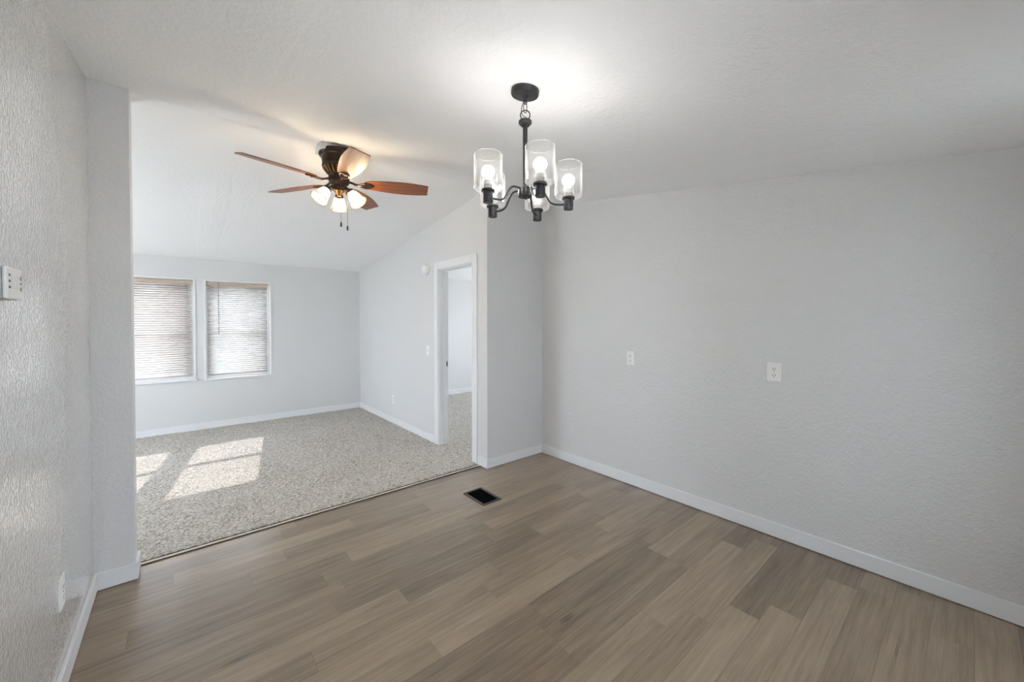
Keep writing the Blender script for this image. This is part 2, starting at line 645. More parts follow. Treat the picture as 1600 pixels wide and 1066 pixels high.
# ---------------------------------------------------------------- walls
def wall_const_x(name, x0, x1, y0, y1, mat, holes=(), top=None):
    """wall in a plane of constant x with rectangular holes (ya, yb, za, zb)"""
    bm = bmesh.new()
    ext = .03
    cuts = sorted(set([y0, y1] + [h[0] for h in holes] + [h[1] for h in holes] + ([0.0] if y0 < 0 < y1 else [])))
    for a, b in zip(cuts[:-1], cuts[1:]):
        hs = [h for h in holes if h[0] <= a + 1e-6 and h[1] >= b - 1e-6]
        ta, tb = zc(a) + ext, zc(b) + ext
        if not hs:
            prism_x(bm, x0, x1, [(a, -.02), (b, -.02), (b, tb), (a, ta)])
        else:
            h = hs[0]
            if h[2] > 0:
                prism_x(bm, x0, x1, [(a, -.02), (b, -.02), (b, h[2]), (a, h[2])])
            prism_x(bm, x0, x1, [(a, h[3]), (b, h[3]), (b, tb), (a, ta)])
    bmesh.ops.remove_doubles(bm, verts=bm.verts, dist=1e-5)
    return structure(link(name, bm, mat))


def wall_const_y(name, x0, x1, y0, y1, mat, holes=()):
    bm = bmesh.new()
    cuts = sorted(set([x0, x1] + [h[0] for h in holes] + [h[1] for h in holes]))
    t = max(zc(y0), zc(y1)) + .02
    for a, b in zip(cuts[:-1], cuts[1:]):
        hs = [h for h in holes if h[0] <= a + 1e-6 and h[1] >= b - 1e-6]
        if not hs:
            box(bm, a, b, y0, y1, -.02, t)
        else:
            h = hs[0]
            if h[2] > 0:
                box(bm, a, b, y0, y1, -.02, h[2])
            box(bm, a, b, y0, y1, h[3], t)
    bmesh.ops.remove_doubles(bm, verts=bm.verts, dist=1e-5)
    return structure(link(name, bm, mat))


DY0, DY1, DZ = .225, .895, 1.945          # door opening
W1 = (-3.450, -2.745, .655, 1.890)        # windows in the living-room end wall
W2 = (-2.630, -1.925, .645, 1.888)
wall_const_x('wall_right', 0, .1, BY, 0.11, m_wall)
wall_const_y('wall_alcove', AX + .0, 0.0, 0.0, .11, m_wall)
wall_const_x('wall_doorway', AX, AX + .11, .11, WY, m_wall_soft, holes=[(DY0, DY1, 0, DZ)])
BW = (1.9, 2.7, .7, 1.9)
wall_const_y('wall_window', FX, EX, WY, WY + .12, m_wall_soft, holes=[W1, W2, BW])
wall_const_x('wall_left', LX - .1, LX, BY, PY0, m_wall_gloss)
wall_const_y('wall_pilaster', FX, PX, PY0, PY1, m_wall)
LW = (.95, 2.60, .45, 1.95)
wall_const_x('wall_far_left', FX - .1, FX, PY0, WY, m_wall_soft, holes=[LW])
FILL_RW2 = (-2.75, -2.15, .15, 1.95)  # rear window made up out of view as daylight fill
FILL_RW3 = (-.90, -.56, .30, 1.95)  # second unseen rear window, added to brighten right wall and alcove
wall_const_y('wall_rear', LX - .1, .1, BY - .1, BY, m_wall, holes=[FILL_RW2, FILL_RW3])
BRW = (1.0, 2.4, .6, 1.95)
wall_const_x('wall_bedroom', EX, EX + .1, .11, WY, m_wall_soft, holes=[BRW])
wall_const_y('wall_bedroom_inner', .1, EX, 0.0, .11, m_wall_soft)


# ---------------------------------------------------------------- baseboards
BH, BT = .092, .013


def baseboard(name, segs, gap=.004):
    bm = bmesh.new()
    for (x0, x1, y0, y1) in segs:
        box(bm, x0, x1, y0, y1, gap, BH, bev=.0025)
    structure(link(name, bm, m_trim))


baseboard('baseboard_right', [(-BT, 0, BY, -BT)])
baseboard('baseboard_alcove', [(AX - BT, 0, -BT, 0)])
baseboard('baseboard_corner', [(AX - BT, AX, 0, DY0 - .08)])
baseboard('baseboard_doorway', [(AX - BT, AX, DY1 + .08, WY - BT)])
baseboard('baseboard_window', [(FX, AX, WY - BT, WY)])
baseboard('baseboard_left', [(LX, LX + BT, BY, PY0 - BT)])
baseboard('baseboard_pilaster', [(LX, PX + BT, PY0 - BT, PY0), (PX, PX + BT, PY0, PY1)])
baseboard('baseboard_bedroom', [(AX + .11, EX, WY - BT, WY)])

# transition strip between plank floor and carpet
bm = bmesh.new()
prism_x(bm, PX + .002, AX - .002, [(.099, .0052), (.097, .0070), (.099, .0090), (.106, .0103), (.114, .0100), (.118, .0080), (.117, .0052)])
structure(link('trim_1', bm, m_strip))
bm = bmesh.new()
box(bm, PX + .002, AX - .002, .101, .116, -.002, .0055)  # dark body paints in the shadow under the strip's near edge
box(bm, PX + .002, AX - .002, .116, .156, -.002, .0012)
structure(link('trim_2', bm, m_underlay_shade))


# ---------------------------------------------------------------- carpet (real pile relief)
def carpet(name, x0, x1, y0, y1, cell, edge_y=True):
    rng = np.random.default_rng(3)
    nx, ny = int((x1 - x0) / cell), int((y1 - y0) / cell)
    gx, gy = np.meshgrid(np.linspace(x0, x1, nx + 1), np.linspace(y0, y1, ny + 1), indexing='ij')
    h = rng.random(gx.shape)
    h = .55 * h + .45 * (np.roll(h, 1, 0) + np.roll(h, 1, 1) + np.roll(h, -1, 0)) / 3
    big = rng.random((nx // 12 + 3, ny // 12 + 3))
    ii, jj = np.meshgrid(np.arange(nx + 1) / 12, np.arange(ny + 1) / 12, indexing='ij')
    i0, j0 = ii.astype(int), jj.astype(int)
    fi, fj = ii - i0, jj - j0
    bigv = (big[i0, j0] * (1 - fi) * (1 - fj) + big[i0 + 1, j0] * fi * (1 - fj) + big[i0, j0 + 1] * (1 - fi) * fj + big[i0 + 1, j0 + 1] * fi * fj)
    gz = .004 + .011 * h + .004 * bigv
    if edge_y:
        d = (gy - y0) / .022
        gz = gz * np.sqrt(np.clip(d, 0.02, 1))
    jx = (rng.random(gx.shape) - .5) * cell * .7
    jy = (rng.random(gx.shape) - .5) * cell * .7
    jx[0] = jx[-1] = 0
    jy[:, -1] = 0
    co = np.stack([gx + jx, gy + jy, gz], -1).reshape(-1, 3)
    idx = np.arange((nx + 1) * (ny + 1)).reshape(nx + 1, ny + 1)
    q = np.stack([idx[:-1, :-1], idx[1:, :-1], idx[1:, 1:], idx[:-1, 1:]], -1).reshape(-1, 4)
    me = bpy.data.meshes.new(name)
    me.vertices.add(len(co))
    me.vertices.foreach_set('co', co.ravel())
    me.loops.add(q.size)
    me.loops.foreach_set('vertex_index', q.ravel())
    me.polygons.add(len(q))
    me.polygons.foreach_set('loop_start', np.arange(0, q.size, 4))
    me.polygons.foreach_set('loop_total', np.full(len(q), 4))
    me.update()
    me.validate()
    me.materials.append(m_carpet)
    o = bpy.data.objects.new(name, me)
    COL.objects.link(o)
    structure(o)
    return o


carpet('floor_carpet', -4.2, AX, .147, WY, .011)
carpet('floor_carpet_side', FX, -4.2, .140, WY, .05)
carpet('floor_carpet_doorway', AX, AX + .11, DY0 + .012, DY1 - .012, .011, False)
carpet('floor_carpet_bedroom', AX + .11, EX, .11, WY, .014, False)

# ---------------------------------------------------------------- door frame (no door leaf in view)
bm = bmesh.new()
CW, CT = .080, .016
xf = AX - CT
# jambs and head
box(bm, AX - .002, AX + .112, DY0 - .001, DY0 + .018, 0, DZ, bev=.001)
box(bm, AX - .002, AX + .112, DY1 - .018, DY1 + .001, 0, DZ, bev=.001)
box(bm, AX - .002, AX + .112, DY0, DY1, DZ - .018, DZ + .001, bev=.001)
structure(link('door_1', bm, m_trim))
door = bpy.data.objects['door_1']
bm = bmesh.new()
for y0, y1 in ((DY0 - CW + .006, DY0 + .006), (DY1 - .006, DY1 + CW - .006)):
    box(bm, xf, AX, y0, y1, -.002, DZ + CW - .006, bev=.004)
box(bm, xf, AX, DY0 + .006, DY1 - .006, DZ - .006, DZ + CW - .006, bev=.004)
link('door_casing', bm, m_trim, door)
bm = bmesh.new()
box(bm, AX + .045, AX + .08, DY0 + .018, DY0 + .030, 0, DZ - .018, bev=.002)
box(bm, AX + .045, AX + .08, DY1 - .030, DY1 - .018, 0, DZ - .018, bev=.002)
box(bm, AX + .045, AX + .08, DY0 + .03, DY1 - .03, DZ - .030, DZ - .018, bev=.002)
link('door_stop', bm, m_trim, door)
bm = bmesh.new()
sy = DY1 - .0185
box(bm, AX + .074, AX + .106, sy - .002, sy + .0005, .868, .930, bev=.0008)
o = link('strike_plate', bm, m_nickel, door)
o['label'] = 'small dark metal strike plate'
bm = bmesh.new()
box(bm, AX + .083, AX + .097, sy - .0026, sy - .001, .884, .914)
link('latch_hole', bm, m_dark, o)


# ---------------------------------------------------------------- windows with blinds
def make_window(n, W, wand_x, blind_label):
    x0, x1, z0, z1 = W
    ya = WY + .055
    bm = bmesh.new()
    fw = .030
    for b in ((x0, x0 + fw, z0, z1), (x1 - fw, x1, z0, z1), (x0 + fw, x1 - fw, z0, z0 + fw), (x0 + fw, x1 - fw, z1 - fw, z1)):
        box(bm, b[0], b[1], ya, ya + .06, b[2], b[3], bev=.002)
    w = structure(link('window_%d' % n, bm, m_vinyl))
    zm = 1.228
    bm = bmesh.new()
    sw = .022
    for (za, zb, yy) in ((z0 + fw, zm + .02, ya + .012), (zm - .02, z1 - fw, ya + .034)):
        xa, xb = x0 + fw, x1 - fw
        for b in ((xa, xa + sw, za, zb), (xb - sw, xb, za, zb), (xa + sw, xb - sw, za, za + .032), (xa + sw, xb - sw, zb - .032, zb)):
            box(bm, b[0], b[1], yy, yy + .02, b[2], b[3], bev=.002)
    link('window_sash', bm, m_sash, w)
    bm = bmesh.new()
    box(bm, x0 + fw + sw, x1 - fw - sw, ya + .020, ya + .023, z0 + fw + .03, zm - .01)
    box(bm, x0 + fw + sw, x1 - fw - sw, ya + .042, ya + .045, zm + .01, z1 - fw - .03)
    link('window_pane', bm, m_dim_pane, w)
    # thin painted casing and sill on the room side
    bm = bmesh.new()
    c = .016
    for b in ((x0 - c, x0 + .003, z0 - c, z1 + c), (x1 - .003, x1 + c, z0 - c, z1 + c), (x0, x1, z1 - .003, z1 + c)):
        box(bm, b[0], b[1], WY - .009, WY + .055, b[2], b[3], bev=.002)
    link('window_casing', bm, m_vinyl, w)
    bm = bmesh.new()
    box(bm, x0 - .024, x1 + .024, WY - .026, WY + .055, z0 - .020, z0 + .003, bev=.003)
    link('window_sill', bm, m_vinyl, w)
    # mini blind hanging inside the reveal
    bx0, bx1 = x0 + .012, x1 - (.012 if n == 1 else .032)
    yb = WY + .024
    b = thing('window_blind', blind_label, 'blind', ((bx0 + bx1) / 2, yb, z1 - .006))
    hw = (bx1 - bx0) / 2
    H = (z1 - .006) - (z0 + .006)
    bm = bmesh.new()
    box(bm, -hw, hw, -.020, .020, -.046, 0, bev=.002)
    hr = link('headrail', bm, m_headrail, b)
    hr['label'] = 'headrail tinted tan for backlit shade'
    bm = bmesh.new()
    pitch, wid, tilt = .0272, .0325, radians(37)
    k = 0
    z = -.062
    while z > -H + .030:
        prof = []
        for s in range(5):
            u = -1 + s * .5
            cx, cz = u * wid / 2, .0013 * (1 - u * u)
            # inner edge (towards -y, the room) low, outer edge high
            yy = cx * cos(tilt) - cz * sin(tilt)
            zz = cx * sin(tilt) + cz * cos(tilt)
            prof.append((yy, z + zz))
        jitter = random.uniform(-.0012, .0012)
        va = [bm.verts.new((-hw + .004, y_, z_ + jitter)) for y_, z_ in prof]
        vb = [bm.verts.new((hw - .004, y_, z_ - jitter)) for y_, z_ in prof]
        for s in range(4):
            bm.faces.new((va[s], va[s + 1], vb[s + 1], vb[s]))
        z -= pitch
        k += 1
    sl = link('slats', bm, m_slat, b, smooth=True)
    md = sl.modifiers.new('thick', 'SOLIDIFY')
    md.thickness = .0005
    bm = bmesh.new()
    box(bm, -hw, hw, -.013, .013, -H, -H + .012, bev=.002)
    link('bottom_rail', bm, m_vinyl, b)
    bm = bmesh.new()
    for xx in (-hw * .72, hw * .72):
        for yy in (-.0135, .0135):
            tube(bm, [(xx, yy, -.03), (xx, yy, -H + .01)], .0007, 6)
    link('ladder_cord', bm, m_vinyl, b)
    if wand_x is not None:
        bm = bmesh.new()
        xx = wand_x - (bx0 + bx1) / 2
        tube(bm, [(xx, -.0245, -.012), (xx, -.026, -.05), (xx, -.026, -.68)], .0038, 8)
        link('tilt_wand', bm, m_wand, b)
    return b


make_window(1, W1, None, 'white horizontal mini blind in the window half hidden by the pilaster')
make_window(2, W2, -2.497, 'white horizontal mini blind with a dark tilt wand, in the right of two windows')

# unseen windows; the rear pair is added to light the dining side


def plain_window_x(n, x, H):
    ya, yb, za, zb = H
    bm = bmesh.new()
    f = .05
    ym = (ya + yb) / 2
    for b in ((ya, ya + f, za, zb), (yb - f, yb, za, zb), (ya + f, yb - f, za, za + f), (ya + f, yb - f, zb - f, zb), (ym - f / 2, ym + f / 2, za + f, zb - f)):
        box(bm, x + .02, x + .08, b[0], b[1], b[2], b[3], bev=.003)
    w = structure(link('window_%d' % n, bm, m_vinyl))
    bm = bmesh.new()
    box(bm, x + .048, x + .052, ya + f, yb - f, za + f, zb - f)
    link('window_pane', bm, m_pane, w)


def plain_window_y(n, y, H):
    xa, xb, za, zb = H
    bm = bmesh.new()
    f = .05
    xm = (xa + xb) / 2
    for b in ((xa, xa + f, za, zb), (xb - f, xb, za, zb), (xa + f, xb - f, za, za + f), (xa + f, xb - f, zb - f, zb), (xm - f / 2, xm + f / 2, za + f, zb - f)):
        box(bm, b[0], b[1], y + .02, y + .08, b[2], b[3], bev=.003)
    w = structure(link('window_%d' % n, bm, m_vinyl))
    bm = bmesh.new()
    box(bm, xa + f, xb - f, y + .048, y + .052, za + f, zb - f)
    link('window_pane', bm, m_pane, w)


plain_window_x(3, FX - .1, LW)
plain_window_y(4, BY - .1, FILL_RW2)
plain_window_y(7, BY - .1, FILL_RW3)
plain_window_x(5, EX, BRW)
plain_window_y(6, WY + .01, BW)

# ---------------------------------------------------------------- outside
bm = bmesh.new()
box(bm, -40, 40, -40, 45, -.75, -.6)
structure(link('ground', bm, m_ground))
hs = thing('neighbouring_house', 'reddish brown house glimpsed through the slats of the left window', 'house', (-6.2, 11.5, -.6))
bm = bmesh.new()
box(bm, -4.2, 4.3, 0, 6, 0, 3.1)
link('wall', bm, m_brick, hs)
bm = bmesh.new()
prism_x(bm, -4.6, 4.6, [(-.4, 3.05), (6.4, 3.05), (3, 4.4)])
link('roof', bm, m_roof, hs)
sh = thing('shed', 'pale grey shed glimpsed through the slats of the right window', 'shed', (.45, 6.9, -.6))
bm = bmesh.new()
box(bm, -2.7, 2.7, 0, 3.4, 0, 2.75)
link('wall', bm, m_shed, sh)
bm = bmesh.new()
prism_x(bm, -2.9, 2.9, [(-.3, 2.7), (3.7, 2.7), (1.7, 3.5)])
link('roof', bm, m_roof, sh)


# ---------------------------------------------------------------- chandelier
HX, HY = -1.725, -1.647
HZ = zc(HY)
ch = thing('chandelier', 'black five light chandelier with clear glass cylinder shades hanging over the plank floor', 'chandelier', (HX, HY, HZ))
tilt = Matrix.Rotation(math.atan(SD), 4, 'X')
bm = bmesh.new()
lathe(bm, [(0, .004), (.0585, .004), (.0600, -.002), (.0600, -.018), (.0570, -.0235), (.030, -.026), (.014, -.027), (.012, -.034), (.008, -.038), (0, -.038)], 56, mat=tilt)
auto_smooth(link('canopy', bm, m_black, ch))


def zz(z):
    return z - HZ


bm = bmesh.new()
# loop below the canopy
pts = [(.0085 * cos(a), 0, zz(2.309) + .010 * sin(a)) for a in [2 * pi * k / 20 for k in range(20)]]
tube(bm, pts, .0022, 8, cyclic=True)
link('canopy_loop', bm, m_black, ch, smooth=True)
bm = bmesh.new()
# oval chain link, turned so both sides show
a0 = radians(-25)
pts = []
for k in range(32):
    a = 2 * pi * k / 32
    w_ = .0075 * cos(a)
    pts.append((w_ * cos(a0), w_ * sin(a0), zz(2.285) + .0235 * sin(a)))
tube(bm, pts, .0017, 8, cyclic=True)
link('chain_link', bm, m_black, ch, smooth=True)
bm = bmesh.new()
a0 = radians(-42)
pts = []
for k in range(40):
    a = 2 * pi * k / 40
    pts.append((.0205 * cos(a) * cos(a0), .0205 * cos(a) * sin(a0), zz(2.252) + .0205 * sin(a)))
tube(bm, pts, .0024, 10, cyclic=True)
link('hanging_ring', bm, m_black, ch, smooth=True)
bm = bmesh.new()
tube(bm, smooth_path([(0, 0, zz(2.320)), (-.010, .006, zz(2.296)), (-.014, .009, zz(2.270)), (-.004, .010, zz(2.252)), (.008, .002, zz(2.245)), (.002, -.002, zz(2.228))]), .0015, 7)
link('power_cord', bm, m_black, ch, smooth=True)
bm = bmesh.new()
lathe(bm, [(0, zz(2.236)), (.006, zz(2.236)), (.008, zz(2.229)), (.026, zz(2.228)), (.0285, zz(2.225)), (.0285, zz(2.217)), (.026, zz(2.2155)), (.0245, zz(2.2125)), (.020, zz(2.211)), (.0185, zz(2.206)), (.0115, zz(2.205)), (0, zz(2.205))], 40)
auto_smooth(link('stem_collar', bm, m_black, ch))
bm = bmesh.new()
lathe(bm, [(0, zz(2.2)), (.0102, zz(2.2)), (.0102, zz(1.925)), (0, zz(1.925))], 28)
auto_smooth(link('stem', bm, m_black, ch))
bm = bmesh.new()
lathe(bm, [(0, zz(1.9385)), (.027, zz(1.9385)), (.0305, zz(1.935)), (.0315, zz(1.909)), (.030, zz(1.905)), (.0305, zz(1.9035)), (.0285, zz(1.902)), (.009, zz(1.902)), (.0075, zz(1.897)), (.0065, zz(1.892)), (0, zz(1.891))], 44)
auto_smooth(link('hub', bm, m_black, ch))

RR, SZ = .185, 1.871
arm_bm = bmesh.new()
tube(arm_bm, smooth_path([(.024, 0, zz(1.934)), (.045, 0, zz(1.937)), (.066, 0, zz(1.934)), (.082, 0, zz(1.920)), (.094, 0, zz(1.900)), (.107, 0, zz(1.880)), (.124, 0, zz(1.870)), (.145, 0, zz(1.868)), (.168, 0, zz(1.868))]), .0044, 12)
arm0 = link('arm', arm_bm, m_black, ch, smooth=True)
bm = bmesh.new()
c0 = -.0245
lathe(bm, [(0, c0), (.0195, c0), (.0203, c0 + .002), (.0203, .018), (.0270, .019), (.0278, .0215), (.0278, .0255), (.0268, .028), (.018, .0285), (.0165, .030), (0, .030)], 40)
sock0 = link('socket', bm, m_black, ch)
auto_smooth(sock0)
# socket collar, bulb and glass shade belong to the socket
bm = bmesh.new()
lathe(bm, [(0, .029), (.0172, .029), (.0172, .044), (.0190, .0455), (.0190, .050), (.0165, .052), (.0165, .062), (0, .062)], 32)
link('socket_collar', bm, m_ceramic, sock0, smooth=False)
auto_smooth(bpy.data.objects['socket_collar'])
bm = bmesh.new()
cz, br = .0995, .0262
prof = [(0, .0795)] + [(br * cos(radians(a_)), cz + br * sin(radians(a_))) for a_ in range(-46, 90, 8)] + [(0, cz + br)]
lathe(bm, prof, 36)
bulb0 = link('bulb', bm, m_bulb, sock0, smooth=True)
bm = bmesh.new()
lathe(bm, [(0, .060), (.0150, .060), (.0152, .070), (.0165, .076), (.0182, .0808), (0, .0812)], 32)
auto_smooth(link('bulb_base', bm, m_white, sock0))
bm = bmesh.new()
go, gt = .0585, .0028
zb, zt = .0275, .168
prof = [(.019, zb)]
for k in range(7):
    a = radians(-90 + 90 * k / 6)
    prof.append((go - .009 + .009 * cos(a), zb + .009 + .009 * sin(a)))
prof += [(go, zt - .001), (go - gt / 2, zt), (go - gt, zt - .001)]
for k in range(7):
    a = radians(-90 * k / 6)
    prof.append((go - .009 + (.009 - gt) * cos(a), zb + .009 + (.009 - gt) * sin(a)))
prof += [(.019, zb + gt)]
lathe(bm, prof, 56, closed=True)
for f in bm.faces:
    if all(v.co.z > zt - .0015 for v in f.verts):
        f.material_index = 1
o = link('glass_shade', bm, [m_glass, m_glass_rim], sock0, smooth=True)
auto_smooth(o, 50)
angles = [245.87, 173.87, 101.87, 29.87, 317.87]
for i, ad in enumerate(angles):
    a = radians(ad)
    ar = arm0 if i == 0 else copy_tree(arm0, ch)
    ar.rotation_euler = (0, 0, a)
    so = sock0 if i == 0 else copy_tree(sock0, ch)
    so.location = (RR * cos(a), RR * sin(a), zz(SZ))

# ---------------------------------------------------------------- ceiling fan
FX0, FY0 = -2.003, 0.0
fan = thing('ceiling_fan', 'bronze five blade ceiling fan with reddish wood blades and three lit shades', 'ceiling fan', (FX0, FY0, RID))
bm = bmesh.new()
box(bm, -.135, .115, -.075, .075, -.052, .004, bev=.004)
o = link('mounting_block', bm, m_block, fan)
o['label'] = 'grey mounting block'
bm = bmesh.new()
lathe(bm, [(0, -.030), (.118, -.030), (.126, -.033), (.130, -.041), (.130, -.056), (.126, -.064), (.117, -.069), (.113, -.078), (.110, -.100), (.106, -.122), (.110, -.127), (.110, -.134), (.104, -.139), (.095, -.150), (.082, -.168), (.072, -.180), (.066, -.187), (0, -.187)], 56)
auto_smooth(link('motor_housing', bm, m_bronze, fan))
# raised ribs around the lower cone (air slots between)
bm = bmesh.new()
nr = 22
for k in range(nr):
    a = 2 * pi * k / nr
    c, s = cos(a), sin(a)
    P = []
    for r_, z_ in ((.1035, -.142), (.096, -.153), (.084, -.169), (.075, -.180)):
        P.append((r_, z_))
    for (ra, za), (rb, zb_) in zip(P[:-1], P[1:]):
        hw_ = .0042
        vs = []
        for off in (-hw_, hw_):
            for (r_, z_) in ((ra, za), (rb, zb_)):
                for d in (0.0, .0035):
                    vs.append(Vector((r_ + d) * Vector((c, s, 0)).normalized().x if False else ((r_ + d) * c - off * s, (r_ + d) * s + off * c, z_ - d)))
        vv = [bm.verts.new(v) for v in vs]
        # order: (-,a,0)(-,a,1)(-,b,0)(-,b,1)(+,a,0)(+,a,1)(+,b,0)(+,b,1)
        for f in ((1, 3, 7, 5), (0, 1, 3, 2), (4, 5, 7, 6), (0, 1, 5, 4), (2, 3, 7, 6)):
            bm.faces.new([vv[q] for q in f])
o = link('vent_ribs', bm, m_brass, fan)
o['label'] = 'brass coloured vent ribs'
bm = bmesh.new()
lathe(bm, [(0, -.186), (.060, -.186), (.067, -.190), (.069, -.200), (.069, -.226), (.066, -.240), (.058, -.250), (.050, -.256), (.046, -.266), (.050, -.272), (.052, -.284), (.046, -.294), (0, -.296)], 44)
auto_smooth(link('rotor_hub', bm, m_bronze, fan))
bm = bmesh.new()
lathe(bm, [(0, -.293), (.032, -.293), (.034, -.298), (.030, -.306), (.024, -.312), (.020, -.320), (.012, -.327), (.006, -.332), (0, -.334)], 32)
auto_smooth(link('finial', bm, m_brass, fan))

BZ = -.237
BR0, BR1 = .165, .6126
bm = bmesh.new()
# blade outline: leading / trailing edge bulge to mid, square-cut tip
nb = 26
top, bot = [], []
for k in range(nb + 1):
    t = k / nb
    x = BR0 + (BR1 - BR0) * t
    w_ = .047 + .032 * math.sin(pi * min(t / .62, 1) / 2) if t < .62 else .079 - .019 * ((t - .62) / .38) ** 1.6
    if t < .06:
        w_ *= math.sqrt(max(t, .0) / .06) * .55 + .45
    w_ *= .95
    top.append((x, w_))
    bot.append((x, -w_ * .97))
TH = .0032
up = [bm.verts.new((x, y, TH)) for x, y in top] + [bm.verts.new((x, y, TH)) for x, y in reversed(bot)]
dn = [bm.verts.new((v.co.x, v.co.y, -TH)) for v in up]
n_ = nb + 1
m2 = len(up)
for k in range(nb):
    bm.faces.new((up[k], up[k + 1], up[m2 - 2 - k], up[m2 - 1 - k]))
    bm.faces.new((dn[k], dn[k + 1], dn[m2 - 2 - k], dn[m2 - 1 - k]))
for k in range(m2):
    bm.faces.new((up[k], up[(k + 1) % m2], dn[(k + 1) % m2], dn[k]))
blade0 = link('blade', bm, m_blade, fan)
# blade iron under the blade: neck, fork and medallion with screws
bm = bmesh.new()
tube(bm, smooth_path([(.060, 0, .012), (.085, 0, .004), (.11, 0, -.006), (.140, 0, -.010), (.172, 0, -.0085)], 6), .0085, 10)
iz = -.0075
for sgn in (-1, 1):
    tube(bm, smooth_path([(.125, sgn * .003, iz - .001), (.150, sgn * .020, iz), (.178, sgn * .029, iz), (.205, sgn * .024, iz), (.222, sgn * .008, iz), (.228, 0, iz)], 6), .0050, 8)
box(bm, .165, .222, -.010, .010, iz - .002, iz + .004, bev=.002)
for (sx, sy_) in ((.178, .026), (.178, -.026), (.222, 0)):
    lathe(bm, [(0, -.008), (.006, -.007), (.0085, -.003), (.0085, .004), (0, .004)], 14, mat=Matrix.Translation((sx, sy_, iz)))
o = link('blade_iron', bm, m_bronze, blade0)
auto_smooth(o)
PITCH = radians(14.5)
for i in range(5):
    b = blade0 if i == 0 else copy_tree(blade0, fan)
    an = -(2.92668832 + i * 2 * pi / 5)
    b.location = (0, 0, BZ)
    b.rotation_euler = (Matrix.Rotation(an, 4, 'Z') @ Matrix.Rotation(-PITCH, 4, 'X')).to_euler()

# light kit: three bell shades on short arms
shade0 = None
for i, ad in enumerate((73.6, 193.6, -46.4)):
    a = radians(ad)
    if i == 0:
        bm = bmesh.new()
        tube(bm, smooth_path([(.040, 0, -.276), (.058, 0, -.280), (.072, 0, -.290), (.082, 0, -.304)], 6), .0085, 10)
        larm0 = link('light_arm', bm, m_bronze, fan, smooth=True)
        # fitter cup + shade + bulb modelled along -Z then tilted outward
        T = Matrix.Translation((.080, 0, -.300)) @ Matrix.Rotation(radians(-38), 4, 'Y')
        bm = bmesh.new()
        lathe(bm, [(0, .006), (.018, .006), (.026, .001), (.0285, -.012), (.0275, -.020), (.024, -.020), (.024, -.004), (0, -.003)], 30, mat=T)
        cup0 = link('shade_holder', bm, m_bronze, fan)
        auto_smooth(cup0)
        bm = bmesh.new()
        outer = [(.0245, -.006), (.0275, -.016), (.0335, -.030), (.0395, -.048), (.0440, -.068), (.0495, -.086), (.0570, -.100), (.0600, -.106)]
        inner = [(r_ - .0028, z_) for r_, z_ in reversed(outer)]
        lathe(bm, outer + [(.0590, -.108)] + inner, 44, mat=T, closed=True)
        shade0 = link('lamp_shade', bm, m_frost, fan, smooth=True)
        bm = bmesh.new()
        lathe(bm, [(0, -.004), (.012, -.005), (.013, -.030), (.018, -.042), (.0225, -.054), (.0235, -.064), (.020, -.076), (.012, -.084), (0, -.0865)], 28, mat=T)
        link('bulb', bm, m_fanbulb, shade0, smooth=True)
        trio = (larm0, cup0, shade0)
    else:
        trio = tuple(copy_tree(t_, fan) for t_ in (larm0, cup0, shade0))
    for t_ in trio:
        t_.rotation_euler = (0, 0, a)

for k, (dx, dy, za, zb_) in enumerate(((.002, -.034, -.285, -.520), (.049, -.022, -.270, -.536))):
    bm = bmesh.new()
    tube(bm, [(dx, dy, za), (dx, dy, zb_)], .0011, 6)
    pc = link('pull_chain', bm, m_chain, fan)
    bm = bmesh.new()
    lathe(bm, [(0, zb_ + .003), (.003, zb_), (.0055, zb_ - .008), (.0060, zb_ - .022), (.0050, zb_ - .033), (0, zb_ - .036)], 16, mat=Matrix.Translation((dx, dy, 0)))
    link('pull_knob', bm, m_dark, pc, smooth=True)


